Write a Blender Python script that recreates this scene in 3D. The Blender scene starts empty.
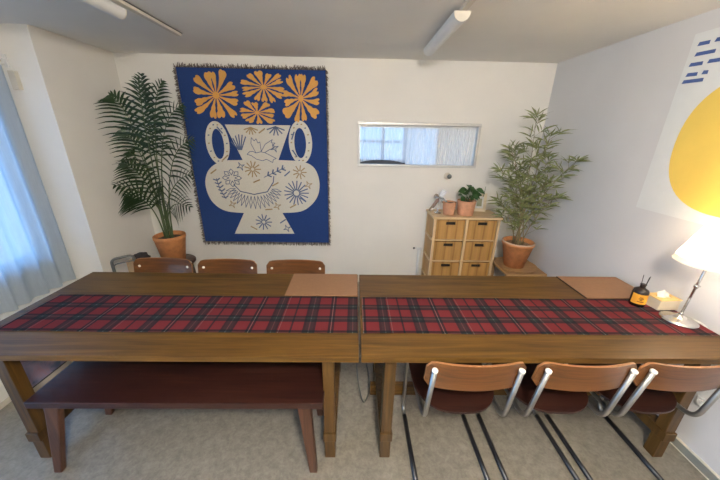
import bpy, bmesh, math, random
from mathutils import Vector, Matrix
from mathutils.geometry import tessellate_polygon
C = bpy.context.scene
COL = C.collection
PI = math.pi
random.seed(7)

# ------------------------------------------------------------------ materials
def new_mat(name):
    m = bpy.data.materials.new(name); m.use_nodes = True
    nt = m.node_tree; b = nt.nodes['Principled BSDF']
    return m, nt, b
def N(nt, t, **kw):
    n = nt.nodes.new(t)
    for k, v in kw.items(): setattr(n, k, v)
    return n
def rgba(c): return (c[0], c[1], c[2], 1.0)
def mapped(nt, scale, kind='Object'):
    tc = N(nt, 'ShaderNodeTexCoord'); mp = N(nt, 'ShaderNodeMapping')
    mp.inputs['Scale'].default_value = scale
    nt.links.new(tc.outputs[kind], mp.inputs['Vector'])
    return mp.outputs['Vector']
def noise(nt, vec, scale, detail=4.0, rough=.55, dist=0.0):
    n = N(nt, 'ShaderNodeTexNoise')
    n.inputs['Scale'].default_value = scale; n.inputs['Detail'].default_value = detail
    n.inputs['Roughness'].default_value = rough; n.inputs['Distortion'].default_value = dist
    nt.links.new(vec, n.inputs['Vector']); return n.outputs['Fac']
def ramp(nt, fac, stops, interp='LINEAR'):
    r = N(nt, 'ShaderNodeValToRGB'); cr = r.color_ramp; cr.interpolation = interp
    while len(cr.elements) < len(stops): cr.elements.new(0.5)
    for e, (p, c) in zip(cr.elements, stops): e.position = p; e.color = rgba(c)
    nt.links.new(fac, r.inputs['Fac']); return r.outputs['Color']
def bump(nt, b, fac, strength, dist=.01):
    bn = N(nt, 'ShaderNodeBump'); bn.inputs['Strength'].default_value = strength
    bn.inputs['Distance'].default_value = dist
    nt.links.new(fac, bn.inputs['Height']); nt.links.new(bn.outputs['Normal'], b.inputs['Normal'])
def plain(name, c, rough=.5, metal=0.0, var=.12, scale=14, bmp=0.0):
    m, nt, b = new_mat(name)
    b.inputs['Roughness'].default_value = rough; b.inputs['Metallic'].default_value = metal
    f = noise(nt, mapped(nt, (1, 1, 1)), scale)
    col = ramp(nt, f, [(.3, [x * (1 - var) for x in c]), (.7, [min(1, x * (1 + var)) for x in c])])
    nt.links.new(col, b.inputs['Base Color'])
    if bmp: bump(nt, b, f, bmp)
    return m
def wood(name, dark, mid, light, axis=0, rough=.4, sc=1.0, coat=0.0):
    m, nt, b = new_mat(name)
    s = [16 * sc, 16 * sc, 16 * sc]; s[axis] = 1.1 * sc
    f = noise(nt, mapped(nt, s), 1.6, 6, .62, .9)
    s2 = [90 * sc, 90 * sc, 90 * sc]; s2[axis] = 3 * sc
    g = noise(nt, mapped(nt, s2), 1.0, 3, .6)
    mx = N(nt, 'ShaderNodeMath', operation='MULTIPLY_ADD')
    nt.links.new(g, mx.inputs[0]); mx.inputs[1].default_value = .35
    sub = N(nt, 'ShaderNodeMath', operation='SUBTRACT'); nt.links.new(f, sub.inputs[0]); sub.inputs[1].default_value = .175
    nt.links.new(sub.outputs[0], mx.inputs[2])
    col = ramp(nt, mx.outputs[0], [(.30, dark), (.5, mid), (.72, light)])
    nt.links.new(col, b.inputs['Base Color'])
    b.inputs['Roughness'].default_value = rough; b.inputs['Coat Weight'].default_value = coat
    bump(nt, b, mx.outputs[0], .08, .004)
    return m

M = {}
def make_wall(name, c):
    m, nt, b = new_mat(name)
    v = mapped(nt, (1, 1, 1))
    f = noise(nt, v, 2.2, 5, .6); g = noise(nt, v, 160, 2, .5)
    nt.links.new(ramp(nt, f, [(.3, [x * .95 for x in c]), (.7, c)]), b.inputs['Base Color'])
    b.inputs['Roughness'].default_value = .82
    bump(nt, b, g, .10, .002)
    return m
M['wall'] = make_wall('cream_wallpaper', (.80, .775, .725))
M['wall_cool'] = make_wall('right_wall_grey', (.655, .645, .64))  # right wall set darker and cooler than the other walls
M['ceiling'] = make_wall('ceiling_paper', (.78, .755, .705))
def make_floor():
    m, nt, b = new_mat('mottled_vinyl_floor')
    v = mapped(nt, (1, 1, 1))
    f = noise(nt, v, 22, 8, .75, .4); g = noise(nt, v, 70, 4, .7)
    mx = N(nt, 'ShaderNodeMath', operation='MULTIPLY_ADD'); nt.links.new(g, mx.inputs[0]); mx.inputs[1].default_value = .4
    sub = N(nt, 'ShaderNodeMath', operation='SUBTRACT'); nt.links.new(f, sub.inputs[0]); sub.inputs[1].default_value = .2
    nt.links.new(sub.outputs[0], mx.inputs[2])
    nt.links.new(ramp(nt, mx.outputs[0], [(.30, (.150, .130, .102)), (.5, (.215, .190, .152)), (.72, (.285, .257, .21))]), b.inputs['Base Color'])
    b.inputs['Roughness'].default_value = .28
    b.inputs['Specular IOR Level'].default_value = .6
    bump(nt, b, g, .05, .002)
    return m
M['floor'] = make_floor()
M['table'] = wood('table_oak', (.052, .024, .004), (.102, .048, .0075), (.152, .077, .014), 0, .46, 1.0, .0)
M['table'].node_tree.nodes['Principled BSDF'].inputs['Specular IOR Level'].default_value = .35
M['table_leg'] = wood('table_leg_oak', (.045, .021, .004), (.085, .041, .0075), (.125, .064, .014), 2, .42)
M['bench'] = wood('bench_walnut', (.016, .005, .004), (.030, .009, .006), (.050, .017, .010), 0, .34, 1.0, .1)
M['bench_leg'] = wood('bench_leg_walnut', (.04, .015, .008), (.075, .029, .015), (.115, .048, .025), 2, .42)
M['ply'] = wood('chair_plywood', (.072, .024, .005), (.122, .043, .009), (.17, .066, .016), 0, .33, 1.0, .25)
M['ply_shaded'] = wood('chair_plywood_shaded', (.016, .005, .004), (.028, .009, .006), (.043, .014, .008), 0, .35)  # same plywood as the backs, with the shade on the seats put into the colour
M['ply_edge'] = plain('plywood_edge', (.30, .13, .05), .5)
M['stool'] = wood('stool_wood', (.03, .013, .007), (.06, .026, .013), (.095, .042, .02), 0, .4)
M['pale_wood'] = wood('pale_bamboo_wood', (.50, .34, .18), (.62, .44, .25), (.72, .53, .32), 0, .45)
M['pale_post'] = wood('pale_bamboo_post', (.50, .34, .18), (.62, .44, .25), (.72, .53, .32), 2, .45)
M['plinth'] = wood('plinth_wood', (.27, .155, .07), (.37, .22, .10), (.46, .29, .14), 0, .45)
def make_slats():
    m, nt, b = new_mat('bamboo_slat_front')
    v = mapped(nt, (1, 1, 1))
    w = N(nt, 'ShaderNodeTexWave', wave_type='BANDS', bands_direction='X'); w.inputs['Scale'].default_value = 3.4
    w.inputs['Distortion'].default_value = .4; nt.links.new(v, w.inputs['Vector'])
    f = noise(nt, mapped(nt, (30, 30, 2)), 1.5, 4)
    c1 = ramp(nt, w.outputs['Fac'], [(.0, (.33, .165, .045)), (.10, (.46, .245, .07)), (1, (.51, .275, .085))])
    c2 = ramp(nt, f, [(.3, (.8, .8, .8)), (.7, (1, 1, 1))])
    mx = N(nt, 'ShaderNodeMix', data_type='RGBA', blend_type='MULTIPLY'); mx.inputs[0].default_value = 1
    nt.links.new(c1, mx.inputs[6]); nt.links.new(c2, mx.inputs[7]); nt.links.new(mx.outputs[2], b.inputs['Base Color'])
    b.inputs['Roughness'].default_value = .5; bump(nt, b, w.outputs['Fac'], .4, .004)
    return m
M['slats'] = make_slats()
M['dark_hole'] = plain('recess_shade', (.012, .009, .007), .8)
M['chrome'] = plain('satin_chrome', (.42, .41, .385), .4, 1.0, .03)
M['cap'] = plain('pale_end_cap', (.80, .77, .70), .35)
M['black'] = plain('black_sleeve', (.012, .012, .014), .32, 0, .1)
M['terracotta'] = plain('terracotta', (.56, .225, .08), .75, 0, .16, 22, .1)
M['terracotta_pale'] = plain('terracotta_pale', (.52, .26, .15), .8, 0, .12, 30, .1)
M['soil'] = plain('dry_soil', (.10, .066, .04), .95, 0, .5, 60, .8)
M['pebbles'] = plain('bark_mulch', (.22, .15, .10), .9, 0, .6, 70, .9)
M['rim_pale'] = plain('limescale_rim', (.55, .38, .27), .8)
def leafmat(name, c1, c2, rough=.45):
    m, nt, b = new_mat(name)
    f = noise(nt, mapped(nt, (1, 1, 1)), 9, 3)
    nt.links.new(ramp(nt, f, [(.3, c1), (.7, c2)]), b.inputs['Base Color'])
    b.inputs['Roughness'].default_value = rough
    return m
M['palm'] = leafmat('palm_green', (.010, .030, .009), (.028, .066, .019), .4)
M['palm_stem'] = leafmat('palm_stem_green', (.05, .085, .03), (.10, .13, .05), .5)
M['bamboo'] = leafmat('bamboo_leaf', (.13, .15, .048), (.25, .27, .105), .5)
M['bamboo_stem'] = leafmat('bamboo_stem', (.16, .12, .055), (.27, .21, .10), .5)
M['ivy'] = leafmat('pothos_green', (.022, .065, .018), (.055, .13, .035), .35)
M['metal_grey'] = plain('grey_tube', (.14, .15, .145), .45, .4, .06)
M['silver'] = plain('polished_silver', (.62, .61, .60), .2, 1.0, .02)
M['silver_sheet'] = plain('silver_sheet', (.72, .73, .78), .22, .8, .02)
M['aluminium'] = plain('aluminium_frame', (.58, .57, .55), .4, .35, .05)
M['dark_frame'] = plain('dark_window_bar', (.05, .055, .06), .5)
M['white_bar'] = plain('white_window_bar', (.75, .76, .78), .5)
M['white_paint'] = plain('white_enamel', (.72, .72, .71), .4, 0, .03)
M['cream'] = plain('cream_trim', (.62, .57, .48), .5, 0, .05)
M['grey_trim'] = plain('grey_green_skirting', (.235, .24, .215), .55, 0, .1)
M['mat'] = plain('tan_leatherette', (.265, .135, .065), .55, 0, .05, 60, .05)
M['mat_edge'] = plain('dark_mat_edge', (.03, .018, .012), .7)
M['brown_glass'] = plain('brown_glass', (.02, .012, .010), .14, 0, .1)
M['orange_label'] = plain('orange_label', (.80, .36, .03), .5, 0, .05)
M['ink'] = plain('label_ink', (.05, .02, .01), .6)
M['box_cream'] = plain('cream_box', (.70, .60, .44), .55, 0, .04)
M['gold_wood'] = plain('honey_lid', (.70, .46, .17), .5, 0, .08)
M['tissue'] = plain('white_tissue', (.86, .84, .80), .9, 0, .03)
M['cable'] = plain('white_cable', (.70, .69, .66), .45)
M['bag'] = plain('dark_cloth', (.025, .02, .02), .85, 0, .4, 40)
M['card'] = plain('cardboard', (.42, .29, .17), .85)
M['paper'] = plain('poster_paper', (.70, .71, .70), .6, 0, .02)
M['yellow'] = plain('poster_yellow', (.80, .56, .11), .6, 0, .04, 5)
M['blue_ink'] = plain('poster_blue', (.06, .11, .30), .6)
M['navy'] = plain('woven_navy', (.013, .046, .185), .92, 0, .25, 260, .15)
M['marigold'] = plain('woven_marigold', (.70, .36, .09), .92, 0, .12, 200)
M['ivory'] = plain('woven_ivory', (.64, .61, .54), .92, 0, .10, 200)
M['thread_blue'] = plain('woven_slate_thread', (.10, .135, .25), .92)
M['thread_tan'] = plain('woven_tan_thread', (.36, .25, .13), .92)
M['fringe'] = plain('grey_fringe', (.17, .14, .12), .95, 0, .5, 90)

def make_shade():
    m, nt, b = new_mat('white_lamp_fabric')
    out = nt.nodes['Material Output']
    f = noise(nt, mapped(nt, (90, 90, 90)), 2)
    col = ramp(nt, f, [(.3, (.86, .82, .74)), (.7, (.92, .88, .80))])
    d = N(nt, 'ShaderNodeBsdfDiffuse'); t = N(nt, 'ShaderNodeBsdfTranslucent'); mx = N(nt, 'ShaderNodeMixShader')
    nt.links.new(col, d.inputs['Color']); nt.links.new(col, t.inputs['Color'])
    mx.inputs[0].default_value = .5
    nt.links.new(d.outputs[0], mx.inputs[1]); nt.links.new(t.outputs[0], mx.inputs[2])
    p = N(nt, 'ShaderNodeBsdfTransparent'); nt.links.new(col, p.inputs['Color']); e = N(nt, 'ShaderNodeMixShader'); e.inputs[0].default_value = .22
    nt.links.new(mx.outputs[0], e.inputs[1]); nt.links.new(p.outputs[0], e.inputs[2]); nt.links.new(e.outputs[0], out.inputs[0])
    return m
M['shade'] = make_shade()
def make_opal():
    m, nt, b = new_mat('opal_disc'); out = nt.nodes['Material Output']
    d = N(nt, 'ShaderNodeBsdfDiffuse'); t = N(nt, 'ShaderNodeBsdfTranslucent'); mx = N(nt, 'ShaderNodeMixShader'); mx.inputs[0].default_value = .35
    d.inputs['Color'].default_value = (.85, .83, .78, 1); t.inputs['Color'].default_value = (.85, .80, .70, 1)
    nt.links.new(d.outputs[0], mx.inputs[1]); nt.links.new(t.outputs[0], mx.inputs[2]); nt.links.new(mx.outputs[0], out.inputs[0])
    return m
M['opal'] = make_opal()
def make_sheer(name, c, transl, transp):
    m, nt, b = new_mat(name); out = nt.nodes['Material Output']
    f = noise(nt, mapped(nt, (120, 120, 6)), 1.5, 2)
    col = ramp(nt, f, [(.3, [x * .93 for x in c]), (.7, c)])
    d = N(nt, 'ShaderNodeBsdfDiffuse'); t = N(nt, 'ShaderNodeBsdfTranslucent'); p = N(nt, 'ShaderNodeBsdfTransparent')
    nt.links.new(col, d.inputs['Color']); nt.links.new(col, t.inputs['Color']); nt.links.new(col, p.inputs['Color'])
    a = N(nt, 'ShaderNodeMixShader'); a.inputs[0].default_value = transl
    nt.links.new(d.outputs[0], a.inputs[1]); nt.links.new(t.outputs[0], a.inputs[2])
    e = N(nt, 'ShaderNodeMixShader'); e.inputs[0].default_value = transp
    nt.links.new(a.outputs[0], e.inputs[1]); nt.links.new(p.outputs[0], e.inputs[2]); nt.links.new(e.outputs[0], out.inputs[0])
    return m
M['sheer'] = make_sheer('white_sheer', (.66, .73, .80), .66, .13)
M['sheer_small'] = make_sheer('white_voile', (.80, .82, .85), .34, .24)
M['sheer_mid'] = make_sheer('double_voile', (.80, .81, .82), .26, .10)
M['voile_dense'] = make_sheer('pleated_voile', (.80, .79, .77), .10, .02)
def make_glass():
    m, nt, b = new_mat('window_glass'); out = nt.nodes['Material Output']
    t = N(nt, 'ShaderNodeBsdfTransparent'); g = N(nt, 'ShaderNodeBsdfGlossy'); g.inputs['Roughness'].default_value = .02
    fr = N(nt, 'ShaderNodeFresnel'); fr.inputs['IOR'].default_value = 1.25
    t.inputs['Color'].default_value = (.94, .96, .97, 1)
    mx = N(nt, 'ShaderNodeMixShader'); nt.links.new(fr.outputs[0], mx.inputs[0])
    nt.links.new(t.outputs[0], mx.inputs[1]); nt.links.new(g.outputs[0], mx.inputs[2]); nt.links.new(mx.outputs[0], out.inputs[0])
    return m
M['glass'] = make_glass()
def make_bulb():
    m, nt, b = new_mat('glowing_bulb')
    b.inputs['Emission Color'].default_value = (1, .86, .70, 1); b.inputs['Emission Strength'].default_value = 165
    return m
M['bulb'] = make_bulb()
m_, nt_, b_ = new_mat('fill_light_globe'); b_.inputs['Emission Color'].default_value = (1, .93, .83, 1); b_.inputs['Emission Strength'].default_value = 146; M['globe'] = m_  # glow of the added fill light behind the viewer
def make_tartan():
    m, nt, b = new_mat('red_tartan')
    tc = N(nt, 'ShaderNodeTexCoord'); sp = N(nt, 'ShaderNodeSeparateXYZ'); nt.links.new(tc.outputs['Object'], sp.inputs[0])
    def frac(sock, period, off):
        a = N(nt, 'ShaderNodeMath', operation='MULTIPLY_ADD'); nt.links.new(sock, a.inputs[0])
        a.inputs[1].default_value = 1 / period; a.inputs[2].default_value = off
        f = N(nt, 'ShaderNodeMath', operation='FRACT'); nt.links.new(a.outputs[0], f.inputs[0]); return f.outputs[0]
    red = (.27, .030, .036); blk = (.016, .018, .026); grn = (.022, .036, .038); wht = (.55, .52, .46); gry = (.14, .17, .17)
    xs = ramp(nt, frac(sp.outputs[0], .40, 0.0), [(0, wht), (.011, blk), (.04, red), (.205, blk), (.235, grn), (.27, gry), (.285, grn), (.32, blk), (.345, red), (.36, wht), (.371, red),
              (.50, blk), (.522, red), (.655, blk), (.68, grn), (.725, gry), (.740, grn), (.785, blk), (.81, red), (.965, blk)], 'CONSTANT')
    ys = ramp(nt, frac(sp.outputs[1], .34, 0.0), [(0, gry), (.012, blk), (.06, red), (.265, blk), (.305, grn), (.345, gry), (.365, grn), (.39, blk),
              (.415, red), (.60, blk), (.64, grn), (.675, gry), (.695, grn), (.72, blk), (.745, red), (.94, blk)], 'CONSTANT')
    mx = N(nt, 'ShaderNodeMix', data_type='RGBA'); mx.inputs[0].default_value = .5
    nt.links.new(xs, mx.inputs[6]); nt.links.new(ys, mx.inputs[7])
    dk = N(nt, 'ShaderNodeMix', data_type='RGBA', blend_type='MIX'); dk.inputs[0].default_value = .6
    nt.links.new(mx.outputs[2], dk.inputs[6]); dm = N(nt, 'ShaderNodeMix', data_type='RGBA', blend_type='DARKEN'); dm.inputs[0].default_value = 1; nt.links.new(xs, dm.inputs[6]); nt.links.new(ys, dm.inputs[7]); nt.links.new(dm.outputs[2], dk.inputs[7])
    nt.links.new(dk.outputs[2], b.inputs['Base Color']); b.inputs['Roughness'].default_value = .9
    g = noise(nt, mapped(nt, (1, 1, 1)), 420, 2); bump(nt, b, g, .15, .002)
    return m
M['tartan'] = make_tartan()
def make_print():
    m, nt, b = new_mat('purple_blue_print')
    f = noise(nt, mapped(nt, (1, 1, 1)), 7, 5, .6, 1.5)
    nt.links.new(ramp(nt, f, [(.32, (.10, .17, .28)), (.45, (.30, .28, .42)), (.55, (.38, .31, .44)), (.66, (.46, .27, .34))]), b.inputs['Base Color'])
    b.inputs['Roughness'].default_value = .5
    return m
M['print'] = make_print()
M['photo'] = leafmat('muted_green_picture', (.22, .24, .15), (.42, .42, .30), .5)

# ------------------------------------------------------------------ mesh helpers
def BM(): return bmesh.new()
def box(bm, c, s, rot=None, mi=0, bev=0.0):
    r = bmesh.ops.create_cube(bm, size=1.0)
    mt = Matrix.Translation(c) @ (rot if rot else Matrix.Identity(4)) @ Matrix.Diagonal((s[0], s[1], s[2], 1))
    bmesh.ops.transform(bm, matrix=mt, verts=r['verts'])
    fs = {f for v in r['verts'] for f in v.link_faces}
    for f in fs: f.material_index = mi
    if bev:
        es = list({e for f in fs for e in f.edges})
        bmesh.ops.bevel(bm, geom=es, offset=bev, segments=2, affect='EDGES', profile=.6)
def bx(bm, x0, x1, y0, y1, z0, z1, mi=0, bev=0.0):
    box(bm, ((x0 + x1) / 2, (y0 + y1) / 2, (z0 + z1) / 2), (x1 - x0, y1 - y0, z1 - z0), None, mi, bev)
def hexa(bm, bot, top, mi=0, bev=0.0):
    vs = [bm.verts.new(p) for p in bot] + [bm.verts.new(p) for p in top]
    fs = [bm.faces.new([vs[i] for i in q]) for q in ((3, 2, 1, 0), (4, 5, 6, 7), (0, 1, 5, 4), (1, 2, 6, 5), (2, 3, 7, 6), (3, 0, 4, 7))]
    for f in fs: f.material_index = mi
    if bev: bmesh.ops.bevel(bm, geom=list({e for f in fs for e in f.edges}), offset=bev, segments=2, affect='EDGES', profile=.6)
def tube(bm, pts, r, seg=10, mi=0, cap=True):
    pts = [Vector(p) for p in pts]; n = len(pts)
    rs = r if isinstance(r, (list, tuple)) else [r] * n
    rings = []; up = None
    for i in range(n):
        t = (pts[min(i + 1, n - 1)] - pts[max(i - 1, 0)]).normalized()
        if up is None:
            up = Vector((0, 0, 1)) if abs(t.z) < .9 else Vector((1, 0, 0))
        a = (up - t * up.dot(t)).normalized(); up = a; b = t.cross(a)
        rings.append([bm.verts.new(pts[i] + (a * math.cos(2 * PI * k / seg) + b * math.sin(2 * PI * k / seg)) * rs[i]) for k in range(seg)])
    for i in range(n - 1):
        for k in range(seg):
            f = bm.faces.new((rings[i][k], rings[i][(k + 1) % seg], rings[i + 1][(k + 1) % seg], rings[i + 1][k])); f.material_index = mi; f.smooth = True
    if cap:
        f = bm.faces.new(rings[0][::-1]); f.material_index = mi
        f = bm.faces.new(rings[-1]); f.material_index = mi
def fillet(pts, r, n=6):
    out = [Vector(pts[0])]
    for i in range(1, len(pts) - 1):
        p = Vector(pts[i]); a = (Vector(pts[i - 1]) - p); b = (Vector(pts[i + 1]) - p)
        d = min(r, a.length * .49, b.length * .49); A = p + a.normalized() * d; B = p + b.normalized() * d
        for k in range(n + 1):
            t = k / n; out.append(A * (1 - t) ** 2 + p * 2 * t * (1 - t) + B * t * t)
    out.append(Vector(pts[-1])); return out
def lathe(bm, prof, seg=32, c=(0, 0, 0), mi=0, closed=False):
    rings = []
    for r, z in prof:
        rings.append([bm.verts.new((c[0] + max(r, 1e-5) * math.cos(2 * PI * k / seg), c[1] + max(r, 1e-5) * math.sin(2 * PI * k / seg), c[2] + z)) for k in range(seg)])
    m = len(rings)
    for i in range(m if closed else m - 1):
        j = (i + 1) % m
        for k in range(seg):
            f = bm.faces.new((rings[i][k], rings[i][(k + 1) % seg], rings[j][(k + 1) % seg], rings[j][k])); f.material_index = mi; f.smooth = True
    bmesh.ops.remove_doubles(bm, verts=bm.verts[:], dist=2e-5)
def prism(bm, poly, to3, d0, d1, mi=0):
    """polygon in 2D swept between two offsets; to3(x, y, d) gives the point"""
    a = [bm.verts.new(to3(x, y, d0)) for x, y in poly]; b = [bm.verts.new(to3(x, y, d1)) for x, y in poly]
    tris = tessellate_polygon([[Vector((x, y, 0)) for x, y in poly]])
    for t in tris:
        for vs, o in ((a, t), (b, t[::-1])):
            try: f = bm.faces.new([vs[i] for i in o]); f.material_index = mi
            except ValueError: pass
    n = len(poly)
    for i in range(n):
        f = bm.faces.new((a[i], a[(i + 1) % n], b[(i + 1) % n], b[i])); f.material_index = mi
def obj(name, bm, mats, parent=None, recalc=True):
    if recalc: bmesh.ops.recalc_face_normals(bm, faces=bm.faces[:])
    me = bpy.data.meshes.new(name); bm.to_mesh(me); bm.free()
    for m in (mats if isinstance(mats, (list, tuple)) else [mats]): me.materials.append(M[m])
    o = bpy.data.objects.new(name, me); COL.objects.link(o)
    if parent: o.parent = parent
    return o
def smooth(o, deg=35):
    me = o.data
    me.polygons.foreach_set('use_smooth', [True] * len(me.polygons))
    me.set_sharp_from_angle(angle=math.radians(deg)); return o
def tag(o, label, cat, group=None):
    o['label'] = label; o['category'] = cat
    if group: o['group'] = group
    return o
def thing(name, label, cat, loc=(0, 0, 0), rz=0, group=None):
    o = bpy.data.objects.new(name, None); COL.objects.link(o)
    o.location = loc; o.rotation_euler = (0, 0, rz); o.empty_display_size = .1
    return tag(o, label, cat, group)
def struct(name, bm, mats, parent=None):
    o = obj(name, bm, mats, parent)
    if parent is None: o['kind'] = 'structure'
    return o
def dup(root, loc, rz, label):
    r = root.copy(); COL.objects.link(r); r.location = loc; r.rotation_euler = (0, 0, rz); r['label'] = label
    for ch in list(root.children):
        c = ch.copy(); COL.objects.link(c); c.parent = r
        for g in list(ch.children):
            d = g.copy(); COL.objects.link(d); d.parent = c
    return r

# ------------------------------------------------------------------ room shell (metres; x right, y into the room, z up)
XL, XR, YB, YN, H = -2.2, 1.866, 3.11, -2.0, 2.30
NI = 2.366          # where the window niche ends
b = BM(); bx(b, -2.75, XR + .2, YN - .15, YB + .25, -.1, 0); struct('floor', b, 'floor')
b = BM(); bx(b, -2.75, XR + .2, YN - .15, YB + .25, H, H + .1); struct('ceiling', b, 'ceiling')
WX0, WX1, WZ0, WZ1 = .035, 1.225, 1.345, 1.752
b = BM()
bx(b, XL - .3, WX0, YB, YB + .22, 0, H); bx(b, WX1, XR + .15, YB, YB + .22, 0, H)
bx(b, WX0, WX1, YB, YB + .22, 0, WZ0); bx(b, WX0, WX1, YB, YB + .22, WZ1, H)
struct('wall_back', b, 'wall')
b = BM(); bx(b, XR, XR + .15, YN - .15, YB, 0, H); struct('wall_right', b, 'wall_cool')
b = BM()
bx(b, -2.75, XL, NI, YB, 0, H)                     # solid end of the wall beside the window niche
bx(b, -2.58, XL, 1.38, NI, 0, .40)                   # low wall under the window
bx(b, -2.62, -2.50, YN, NI, 2.12, H)               # header over the glass
bx(b, -2.62, -2.50, YN, -1.2, 0, 2.12)
bx(b, -2.62, -2.50, 2.26, NI, .40, 2.12); bx(b, -2.62, -2.50, 1.38, 2.26, .40, .66)
struct('wall_left', b, 'wall')
b = BM(); bx(b, -2.75, XR + .15, YN - .15, YN, 0, H); struct('wall_near', b, 'wall')
b = BM(); bx(b, XR - .012, XR, YN, YB, 0, .052); bx(b, XR - .014, XR, YN, YB, .052, .057, 1)
bx(b, XR - .016, XR, YN, YB, 0, .004, 1); struct('baseboard_right', b, ['grey_trim', 'cream'])
b = BM(); bx(b, XL, XL + .012, 1.38, YB, 0, .032); struct('baseboard_left', b, 'cream')

# left window, behind the sheer curtain
w = thing('window_1', 'tall window behind the sheer curtain on the left wall', 'window'); w['kind'] = 'structure'
b = BM(); bx(b, -2.56, -2.53, 1.38, 2.26, .66, 2.12); bx(b, -2.56, -2.53, -1.2, 1.38, .02, 2.12); struct('glass_pane', b, 'glass', w)
b = BM()
for y in (-1.2, .09, 1.38, 2.21): bx(b, -2.575, -2.515, y, y + .05, .66 if y > 1.4 else 0, 2.12)
bx(b, -2.575, -2.515, -1.2, 2.26, 2.07, 2.12); bx(b, -2.575, -2.515, 1.38, 2.26, .66, .71); bx(b, -2.575, -2.515, -1.2, 1.38, 0, .05)
struct('window_frame', b, 'white_bar', w)
# small back window
w = thing('window_2', 'small high window in the back wall', 'window'); w['kind'] = 'structure'
b = BM()
for z0, z1 in ((WZ0 - .008, WZ0 + .016), (WZ1 - .016, WZ1 + .012)): bx(b, WX0 - .012, WX1 + .012, YB - .022, YB + .03, z0, z1, 0, .003)
for x0, x1 in ((WX0 - .012, WX0 + .012), (WX1 - .012, WX1 + .012)): bx(b, x0, x1, YB - .02, YB + .03, WZ0 + .016, WZ1 - .016, 0, .003)
struct('window_frame', b, 'aluminium', w)
b = BM(); bx(b, WX0, WX1, YB + .14, YB + .146, WZ0, WZ1); struct('glass_pane', b, 'glass', w)
b = BM()
for x in (.27, .50, .86): bx(b, x, x + .03, YB + .12, YB + .165, WZ0, WZ1)
bx(b, WX0, .52, YB + .125, YB + .16, 1.567, 1.587)
struct('glazing_bar', b, 'white_bar', w)
b = BM(); bx(b, WX0, .53, YB + .09, YB + .17, WZ0, WZ0 + .05); struct('bottom_bar', b, 'dark_frame', w)

# curtains
def drape(name, mat, path, ztop, zbot, label, folds, amp, nz=14, hem=None, horiz=None, thick=.0016):
    """cloth along a straight path (two floor points) with vertical folds"""
    (x0, y0), (x1, y1) = path; L = math.hypot(x1 - x0, y1 - y0); dx, dy = (x1 - x0) / L, (y1 - y0) / L; nx, ny = -dy, dx
    n = folds * 9; bm = BM(); g = []
    ph = [random.uniform(-.5, .5) for _ in range(folds + 2)]
    for i in range(n + 1):
        s = i / n; row = []
        k = s * folds; p = ph[int(k)] * (1 - k % 1) + ph[int(k) + 1] * (k % 1)
        for j in range(nz + 1):
            t = j / nz; a = amp * (.55 + .45 * t) * (1 + .5 * p)
            d = a * math.sin(2 * PI * k + p * 1.2 + .5 * t * math.sin(3.1 * k)) + .25 * a * math.sin(4.7 * k + 2 * t)
            zb = zbot + (hem(s) if hem else 0)
            row.append(bm.verts.new((x0 + dx * L * s + nx * d, y0 + dy * L * s + ny * d, ztop + (zb - ztop) * t)))
        g.append(row)
    for i in range(n):
        for j in range(nz):
            f = bm.faces.new((g[i][j], g[i + 1][j], g[i + 1][j + 1], g[i][j + 1])); f.smooth = True
    return bm
c = thing('sheer_curtain', 'long white sheer curtain hanging over the left window, glowing blue', 'curtain')
obj('cloth', drape('c', 'sheer', ((-2.425, 2.335), (-2.425, 1.16)), 2.05, .43, '', 10, .026, hem=lambda s: 0 if s < .78 else -.40), 'sheer', c, False)
for k in range(10):
    b = BM(); box(b, (-2.425, 2.33 - k * .13, 2.062), (.006, .012, .03)); obj('heading_hook', b, 'white_paint', c)
r = thing('curtain_rod', 'pale rod with a rounded end above the sheer curtain', 'curtain rod')
b = BM(); tube(b, [(-2.425, 2.345, 2.078), (-2.425, -1.18, 2.078)], .009); obj('pole', b, 'cream', r)
b = BM(); lathe(b, [(0, -.018), (.014, -.012), (.018, 0), (.014, .012), (0, .018)], 14, (-2.425, 2.348, 2.078)); obj('finial', b, 'white_paint', r)
b = BM(); bx(b, -2.425, -2.40, 2.352, 2.366, 2.04, 2.12); obj('bracket', b, 'white_paint', r)
b = BM(); bx(b, -2.405, -2.36, 2.335, 2.366, 1.90, 2.02, 0, .004)
tag(obj('curtain_tieback_block', b, 'cream'), 'small beige block fixed beside the top corner of the sheer curtain', 'fitting')
c = thing('window_curtain', 'white voile curtain across the small back window, hem lifted at its left', 'curtain')
hem = lambda s: (.012 + .026 * max(0, math.sin(PI * min(1, max(0, (s - .02) / .9)))) ** .7)
obj('sheer_panel', drape('c', '', ((WX0 + .016, YB + .045), (.52, YB + .045)), WZ1 - .012, WZ0 + .018, '', 11, .006, hem=hem), 'sheer_small', c, False)
obj('centre_panel', drape('c', '', ((.515, YB + .04), (.84, YB + .04)), WZ1 - .012, WZ0 + .014, '', 8, .006), 'sheer_mid', c, False)
obj('pleated_panel', drape('c', '', ((.83, YB + .036), (WX1 - .014, YB + .036)), WZ1 - .012, WZ0 + .014, '', 16, .008), 'voile_dense', c, False)
b = BM(); bx(b, WX0 + .012, WX1 - .012, YB + .03, YB + .055, WZ1 - .04, WZ1 - .012); obj('heading_band', b, 'white_paint', c)

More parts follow.
